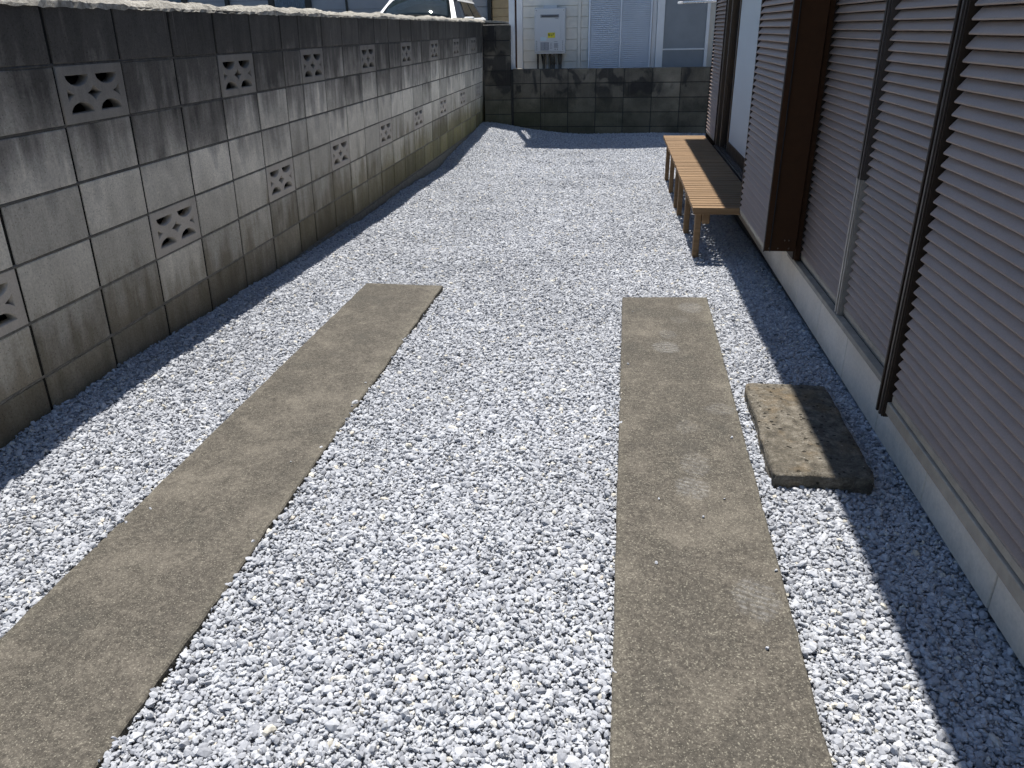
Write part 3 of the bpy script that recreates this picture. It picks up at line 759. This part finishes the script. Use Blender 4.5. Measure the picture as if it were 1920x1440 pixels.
# pale double shutter
for (xa, xb) in ((1.512, 1.944), (1.966, 2.378)):
    m = MB()
    for i in range(52):
        z = 0.62 + i*0.0268
        m.prism([(NY-0.064, z+0.003), (NY-0.062, z-0.001), (NY-0.036, z+0.010), (NY-0.035, z+0.022), (NY-0.040, z+0.0225)], 'x', xa+0.002, xb-0.002)
    o = m.build('shutter_louvres', M['wshut'], nh, -NP); o['kind'] = 'stuff'
    npart('shutter_back', M['wshut'], (xa, xb, NY-0.034, NY-0.028, 0.60, 2.03))
npart('shutter_frame', M['wshut'], (1.484, 1.511, NY-0.070, NY+0.029, 0.58, 2.05), (1.945, 1.965, NY-0.066, NY-0.027, 0.60, 2.03), (2.379, 2.402, NY-0.070, NY+0.029, 0.58, 2.05), (1.5115, 2.3785, NY-0.070, NY-0.027, 2.031, 2.06), bev=0.003)
npart('window_casing', M['white'], (2.410, 2.470, NY-0.02, NY+0.029, 0.3, 2.6), (2.474, 2.580, NY-0.055, NY+0.029, 0.3, 2.6), bev=0.004)
npart('window_screen', M['screen'], (2.582, 3.178, NY-0.022, NY-0.014, 0.40, 2.3))
npart('window_rail', M['white'], (2.582, 3.178, NY-0.034, NY-0.0225, 0.962, 0.982), bev=0.002)
npart('window_frame', M['white'], (3.180, 3.226, NY-0.045, NY+0.02, 0.3, 2.4), (3.30, 3.40, NY-0.02, NY+0.029, 0.3, 2.4), bev=0.003)

# downpipe standing between pier and white house
dp = thing('downpipe', 'white square downpipe rising behind the end of the low wall', 'downpipe', (0.404, 9.43, -0.4))
MB().box(-0.041, 0.041, -0.03, 0.03, 0.0, 5.35, bev=0.006, seg=2).build('pipe', M['white'], dp)
MB().box(-0.047, 0.047, -0.036, 0.036, 2.60, 2.66, bev=0.003).build('bracket', M['white'], dp)

# water heater on the white house
wh = thing('water_heater', 'grey wall mounted gas water heater with a yellow sticker', 'water heater', (0.925, NY - 0.10, 0.95))
hx, hz0, hz1 = 0.222, 0.010, 0.600
HB = lambda n_, mt, *bx, bev=0.0: part(n_, M[mt], wh, *bx, bev=bev)
HB('case', 'heater', (-hx, hx, -0.086, 0.092, hz0, hz1), bev=0.008)
HB('front_panel', 'heater', (-hx+0.060, hx-0.060, -0.0905, -0.0865, hz0+0.018, hz1-0.055), bev=0.0015)
HB('side_flange', 'heater', (-hx-0.006, -hx-0.0005, -0.05, 0.09, hz0-0.012, hz1+0.006), (hx+0.0005, hx+0.006, -0.05, 0.09, hz0-0.012, hz1+0.006))
HB('exhaust_slot', 'print_', (-0.136, 0.136, -0.0965, -0.091, hz1-0.125, hz1-0.085), bev=0.002)
HB('exhaust_opening', 'slot', (-0.118, 0.118, -0.0990, -0.0970, hz1-0.113, hz1-0.098))
HB('top_bracket', 'heater', (-0.10, 0.10, 0.02, 0.098, hz1+0.001, hz1+0.040))
HB('bottom_tray', 'white', (-hx-0.004, hx+0.004, -0.07, 0.09, hz0-0.020, hz0-0.001), bev=0.002)
for (sx, sz) in ((-hx+0.022, hz1-0.030), (hx-0.022, hz1-0.030)): MB().tube((sx, -0.0865, sz), (sx, -0.0885, sz), 0.006, 8).build('screw', M['slot'], wh)
m = MB()
for sx in (-1, 1):
    for i in range(6): m.box(sx*(hx-0.030)-0.004, sx*(hx-0.030)+0.004, -0.0885, -0.0862, hz0+0.030+i*0.023, hz0+0.040+i*0.023)
o = m.build('vent_slits', M['slot'], wh); o['kind'] = 'stuff'
y_ = MB().box(-0.030, 0.078, -0.0935, -0.0908, 0.205, 0.276, bev=0.001).build('yellow_sticker', M['yellow'], wh)
m = MB()                                             # its bold dark characters
def stroke(x0, z0, x1, z1, w=0.0055, yy=-0.0945):
    a = Vector((x0, z0)); c = Vector((x1, z1)); dd = (c-a).normalized(); nn = Vector((-dd.y, dd.x))*w/2
    m.prism([tuple(a+nn), tuple(a-nn), tuple(c-nn), tuple(c+nn)], 'y', yy, yy+0.0008)
sx = -0.020
for s_ in (((0, 0), (0, .034)), ((0, .034), (.018, 0)), ((.018, 0), (.018, .034)), ((.030, .002), (.030, .006)), ((.042, .034), (.042, .004)), ((.042, .002), (.058, .002)), ((.058, .004), (.058, .034)), ((.066, .033), (.090, .033)), ((.078, .033), (.078, .012))):
    stroke(sx + s_[0][0], 0.229 + s_[0][1], sx + s_[1][0], 0.229 + s_[1][1])
m.build('lettering', M['ink'], y_)
HB('pale_sticker', 'pale', (-0.136, -0.050, -0.0930, -0.0908, 0.168, 0.216))
pl = HB('rating_plate', 'print_', (-0.136, -0.012, -0.0928, -0.0908, 0.038, 0.146))
m = MB()
for i in range(8): m.box(-0.132, -0.074 - 0.006*(i % 3), -0.0936, -0.0929, 0.046+i*0.0125, 0.0495+i*0.0125); m.box(-0.068, -0.016 - 0.008*(i % 2), -0.0936, -0.0929, 0.046+i*0.0125, 0.0495+i*0.0125)
m.build('small_print', M['heater'], pl)
m = MB()
for i in range(5): m.box(0.004, 0.040 - 0.007*(i % 2), -0.0928, -0.0908, 0.060+i*0.018, 0.066+i*0.018)
for i in range(5): m.box(0.062, 0.128 - 0.01*(i % 2), -0.0928, -0.0908, 0.072+i*0.013, 0.080+i*0.013)
m.box(0.074, 0.088, -0.0928, -0.0908, 0.042, 0.058); m.box(0.108, 0.122, -0.0928, -0.0908, 0.042, 0.058); m.box(0.066, 0.118, -0.0928, -0.0908, 0.150, 0.156)
o = m.build('printed_marks', M['print_'], wh); o['kind'] = 'stuff'
m = MB()
for i in range(7): m.box(0.078+i*0.007, 0.0825+i*0.007, -0.0928, -0.0908, hz1-0.143, hz1-0.135)
m.build('maker_print', M['print_'], wh)
for (px, rr, mt, bend) in ((-0.185, 0.013, 'black', 0), (-0.125, 0.012, 'black', .02), (-0.085, 0.020, 'pipe', -.01), (-0.045, 0.016, 'pipew', 0), (0.002, 0.018, 'pipe', .008), (0.050, 0.020, 'pipe', 0), (0.092, 0.016, 'pipew', -.005), (0.135, 0.024, 'pipe', .01), (0.17, 0.012, 'pipe', -.012)):
    mm = MB(); mm.tube((px, 0.01, -0.011), (px+bend, 0.02, -0.16), rr, 10); mm.tube((px+bend, 0.02, -0.162), (px+bend*1.4, 0.03, -0.70), rr, 10)
    mm.build('pipe', M[mt], wh)
MB().tube((0.04, -0.02, -0.012), (0.04, -0.02, -0.045), 0.010, 8).tube((0.02, -0.02, -0.035), (0.075, -0.02, -0.030), 0.007, 8).build('valve', M['chrome'], wh)

# laundry pole
po = thing('laundry_pole', 'shiny metal laundry pole with a rounded tip beyond the louvred house', 'pole', (3.75, 7.4, -0.25))
off = -Vector(po.location)
A = Vector((2.590, 7.4, 1.522)); B = Vector((3.95, 7.4, 1.556)); dv = (B-A).normalized()
MB().tube(A + dv*0.06, B, 0.0155, 14).build('tube', M['chrome'], po, off)
MB().tube(A + dv*0.012, A + dv*0.0595, 0.0125, 14).ball(A + dv*0.012, 0.0125).build('end_cap', M['white'], po, off)
MB().tube((3.75, 7.4, -0.2), (3.75, 7.4, 1.53), 0.022, 14).build('upright', M['chrome'], po, off)
MB().box(3.55, 3.95, 7.2, 7.6, -0.25, -0.10, bev=0.01).build('base', M['found'], po, off)

# ------------------------------------------------------------------ houses beyond the driveway
FY = 17.0
fh = thing('far_house', 'shaded grey house with curtained windows behind the long block wall', 'house', (-6.5, FY, 0.5))
FP = Vector((-6.5, FY, 0.5))
def fpart(name, mat, *boxes, bev=0.0):
    o = part(name, mat, fh, *boxes, bev=bev); o.location = -FP; return o
fpart('wall', M['fsiding'], (-14, -1.04, FY+0.02, FY+6, 0.45, 6.0))
fpart('roof', M['roof'], (-14.5, -0.9, FY-0.55, FY+6.5, 6.0, 6.2))
bd = MB().box(-6.46, 6.46, 0, 0.019, 0.004, 0.226, bev=0.004).mesh('siding_board'); bd.materials.append(M['fsiding'])
for i in range(14): link('siding_board', bd, None, fh, Vector((-7.52, FY, 0.62 + i*0.23)) - FP)
for (xa, xb) in ((-9.45, -8.48), (-6.42, -5.36)):
    wf = fpart('window', M['ctrim'], (xa, xa+0.14, FY-0.05, FY-0.001, 1.2, 2.9), (xb-0.14, xb, FY-0.05, FY-0.001, 1.2, 2.9), (xa+0.141, xb-0.141, FY-0.05, FY-0.001, 1.2, 1.28), (xa+0.141, xb-0.141, FY-0.05, FY-0.001, 2.82, 2.9))
    part('pane', M['dglass'], wf, (xa+0.141, xb-0.141, FY-0.012, FY-0.004, 1.281, 2.819))
    m = MB(); nfold = 16; wx = (xb-xa-0.30)/nfold
    for i in range(nfold): m.tube((xa+0.15+wx*(i+0.5), FY-0.02, 1.29), (xa+0.15+wx*(i+0.5), FY-0.02, 2.80), wx*0.55, 8)
    m.build('curtain', M['curtain'], wf)
fpart('downpipe', M['ctrim'], (-7.50, -7.40, FY-0.09, FY-0.005, 0.5, 5.9), bev=0.01)
fpart('panel_joint', M['ctrim'], (-4.52, -4.47, FY-0.03, FY-0.005, 0.5, 5.9))
fpart('corner_post', M['ctrim'], (-1.12, -1.03, FY-0.04, FY+0.019, 0.5, 5.95))

bh_ = thing('tan_house', 'tan sided building in the gap beside the grey house', 'house', (-0.7, FY, 0.3))
part('wall', M['beige'], bh_, (-0.32, 0.20, 0.10, 3.0, -0.1, 5.0))
tb = MB().box(-0.262, 0.262, 0.06, 0.099, 0.003, 0.177, bev=0.006).mesh('siding_board'); tb.materials.append(M['beige'])
for i in range(14): link('siding_board', tb, None, bh_, (-0.06, 0, 0.35 + i*0.18))
part('roof', M['roof'], bh_, (-0.33, 0.6, -0.3, 3.2, 5.001, 5.15))
part('side_wall', M['umber'], bh_, (0.205, 0.55, 0.2, 3.0, -0.1, 5.0))

# ------------------------------------------------------------------ parked car
car = thing('parked_car', 'white car parked facing the yard behind the block wall', 'car', (-1.64, 12.0, 0.42), rot=(0, 0, R(0)))
def loft(m, secs):
    b = bmesh.new(); rows = [[b.verts.new(p) for p in s] for s in secs]; n = len(rows[0])
    for i in range(len(rows)-1):
        for j in range(n): b.faces.new((rows[i][j], rows[i][(j+1) % n], rows[i+1][(j+1) % n], rows[i+1][j]))
    b.faces.new(rows[0]); b.faces.new(rows[-1][::-1])
    bmesh.ops.recalc_face_normals(b, faces=b.faces[:])
    for f in b.faces: f.smooth = True
    m.add(b); return m
def sec(y, w, zb, zt, r=0.10, n=5):
    """rounded cross-section of the body at y"""
    p = []
    for (sx, cz, a0) in ((1, zt-r, 0), (-1, zt-r, 90)):
        for i in range(n):
            a = R(a0 + 90*i/(n-1)); p.append((sx*(w-r) + r*math.cos(a), y, cz + r*math.sin(a)))
    for (sx, cz, a0) in ((-1, zb+0.05, 180), (1, zb+0.05, 270)):
        for i in range(3):
            a = R(a0 + 90*i/2); p.append((sx*(w-0.05) + 0.05*math.cos(a), y, cz + 0.05*math.sin(a)))
    return p
m = MB(); loft(m, [sec(-1.20, 0.62, 0.30, 0.62), sec(-1.10, 0.76, 0.22, 0.80), sec(-0.75, 0.83, 0.20, 0.92), sec(-0.05, 0.85, 0.20, 1.03), sec(0.6, 0.86, 0.20, 1.06), sec(1.8, 0.86, 0.20, 1.08), sec(2.7, 0.85, 0.20, 1.10), sec(2.95, 0.82, 0.26, 1.06), sec(3.05, 0.76, 0.34, 0.9)])
m.build('body', M['cpaint'], car)
def gsec(y, w0, w1, z0, z1): return [(-w0, y, z0), (w0, y, z0), (w1, y, z1), (w1-0.10, y, z1+0.035), (-w1+0.10, y, z1+0.035), (-w1, y, z1)]
m = MB(); q = bmesh.new()
# glasshouse corners: windscreen base at y=0, roof from y=0.62 to 2.35
gb = [(-0.72, -0.02, 1.02), (0.72, -0.02, 1.02), (0.80, 0.30, 1.04), (0.80, 2.75, 1.05), (-0.80, 2.75, 1.05), (-0.80, 0.30, 1.04)]
gt = [(-0.55, 0.60, 1.375), (0.55, 0.60, 1.375), (0.63, 0.74, 1.37), (0.62, 2.40, 1.36), (-0.62, 2.40, 1.36), (-0.63, 0.74, 1.37)]
A_ = [q.verts.new(p) for p in gb]; B_ = [q.verts.new(p) for p in gt]
for i in range(6): q.faces.new((A_[i], A_[(i+1) % 6], B_[(i+1) % 6], B_[i]))
q.faces.new(B_); bmesh.ops.recalc_face_normals(q, faces=q.faces[:]); m.add(q)
m.build('cabin', M['ctrim'], car)
def quad_panel(name, mat, pts, off, th=0.012):
    """a pane laid just proud of a quad face"""
    a = [Vector(p) for p in pts]; nrm = (a[1]-a[0]).cross(a[3]-a[0]).normalized()
    q = bmesh.new(); lo = [q.verts.new(p + nrm*off) for p in a]; hi = [q.verts.new(p + nrm*(off+th)) for p in a]
    q.faces.new(hi); q.faces.new(lo[::-1])
    for i in range(4): q.faces.new((lo[i], lo[(i+1) % 4], hi[(i+1) % 4], hi[i]))
    bmesh.ops.recalc_face_normals(q, faces=q.faces[:]); mm = MB(); mm.add(q); return mm.build(name, mat, car)
def lerp(a, b_, t): return tuple(a[i] + (b_[i]-a[i])*t for i in range(3))
def inset(a, b_, c, d_, u0, u1, v0, v1):
    P_ = lambda u, v: lerp(lerp(a, b_, u), lerp(d_, c, u), v)
    return [P_(u0, v0), P_(u1, v0), P_(u1, v1), P_(u0, v1)]
ws = (gb[0], gb[1], gt[1], gt[0])
q = bmesh.new(); nu, nv = 16, 8; gr = []
nrm = (Vector(ws[1])-Vector(ws[0])).cross(Vector(ws[3])-Vector(ws[0])).normalized()
for j in range(nv+1):
    row = []
    for i in range(nu+1):
        u = 0.04 + 0.92*i/nu; v = 0.0 + 0.93*j/nv
        p_ = Vector(lerp(lerp(ws[0], ws[1], u), lerp(ws[3], ws[2], u), v)) + nrm*(0.006 + 0.10*(1-(2*u-1)**2) + 0.03*math.sin(math.pi*v))
        row.append(q.verts.new(p_))
    gr.append(row)
for j in range(nv):
    for i in range(nu):
        f_ = q.faces.new((gr[j][i], gr[j][i+1], gr[j+1][i+1], gr[j+1][i])); f_.smooth = True
bmesh.ops.solidify(q, geom=q.faces[:], thickness=0.005)
mm = MB(); mm.add(q); mm.build('windscreen', M['wind'], car)
for (u0, u1) in ((-0.02, 0.045), (0.955, 1.02)): quad_panel('pillar', M['cpaint'], inset(*ws, u0, u1, 0.0, 1.0), 0.006, 0.02)
quad_panel('roof_front', M['cpaint'], inset(*ws, -0.01, 1.01, 0.93, 1.03), 0.004, 0.02)
m = MB(); m.box(-0.62, 0.62, 0.60, 2.42, 1.372, 1.410, bev=0.018, seg=2); m.build('roof', M['cpaint'], car)
for sx in (1, -1):
    f = (gb[2], gb[3], gt[3], gt[2]) if sx == 1 else (gb[4], gb[5], gt[5], gt[4])
    for (u0, u1) in ((0.10, 0.46), (0.51, 0.86)): quad_panel('side_window', M['dglass'], inset(*f, u0, u1, 0.10, 0.88), 0.004)
    quad_panel('door_frame', M['cpaint'], inset(*f, -0.02, 1.0, 0.90, 1.0), 0.004, 0.014)
    mm = MB(); mm.box(sx*0.92-0.085, sx*0.92+0.085, 0.22, 0.34, 0.965, 1.075, bev=0.035, seg=3); mm.build('wing_mirror', M['cpaint'], car)
    part('mirror_arm', M['ctrim'], car, (min(sx*0.80, sx*0.86), max(sx*0.80, sx*0.86), 0.26, 0.31, 1.01, 1.05))
    mm = MB(); mm.box(sx*0.60-0.13, sx*0.60+0.13, -1.165, -1.00, 0.66, 0.78, bev=0.03, seg=2); mm.build('headlight', M['lamp'], car)
    for yy in (-0.55, 2.25):
        e = MB().tube((sx*0.70, yy, 0.31), (sx*0.87, yy, 0.31), 0.31, 24).build('wheel', M['tyre'], car)
        MB().tube((sx*0.871, yy, 0.31), (sx*0.885, yy, 0.31), 0.20, 20).build('rim', M['rim'], e)
part('grille', M['ctrim'], car, (-0.42, 0.42, -1.215, -1.195, 0.46, 0.56), bev=0.008)
part('number_plate', M['plate'], car, (-0.165, 0.165, -1.225, -1.216, 0.36, 0.45))
part('rear_view_mirror', M['ctrim'], car, (-0.10, 0.10, 0.44, 0.47, 1.25, 1.30))

SC.cycles.use_denoising = True
SC.cycles.max_bounces = 8
SC.cycles.diffuse_bounces = 3
SC.render.film_transparent = False
SC.cycles.use_adaptive_sampling = True
SC.cycles.adaptive_threshold = 0.03
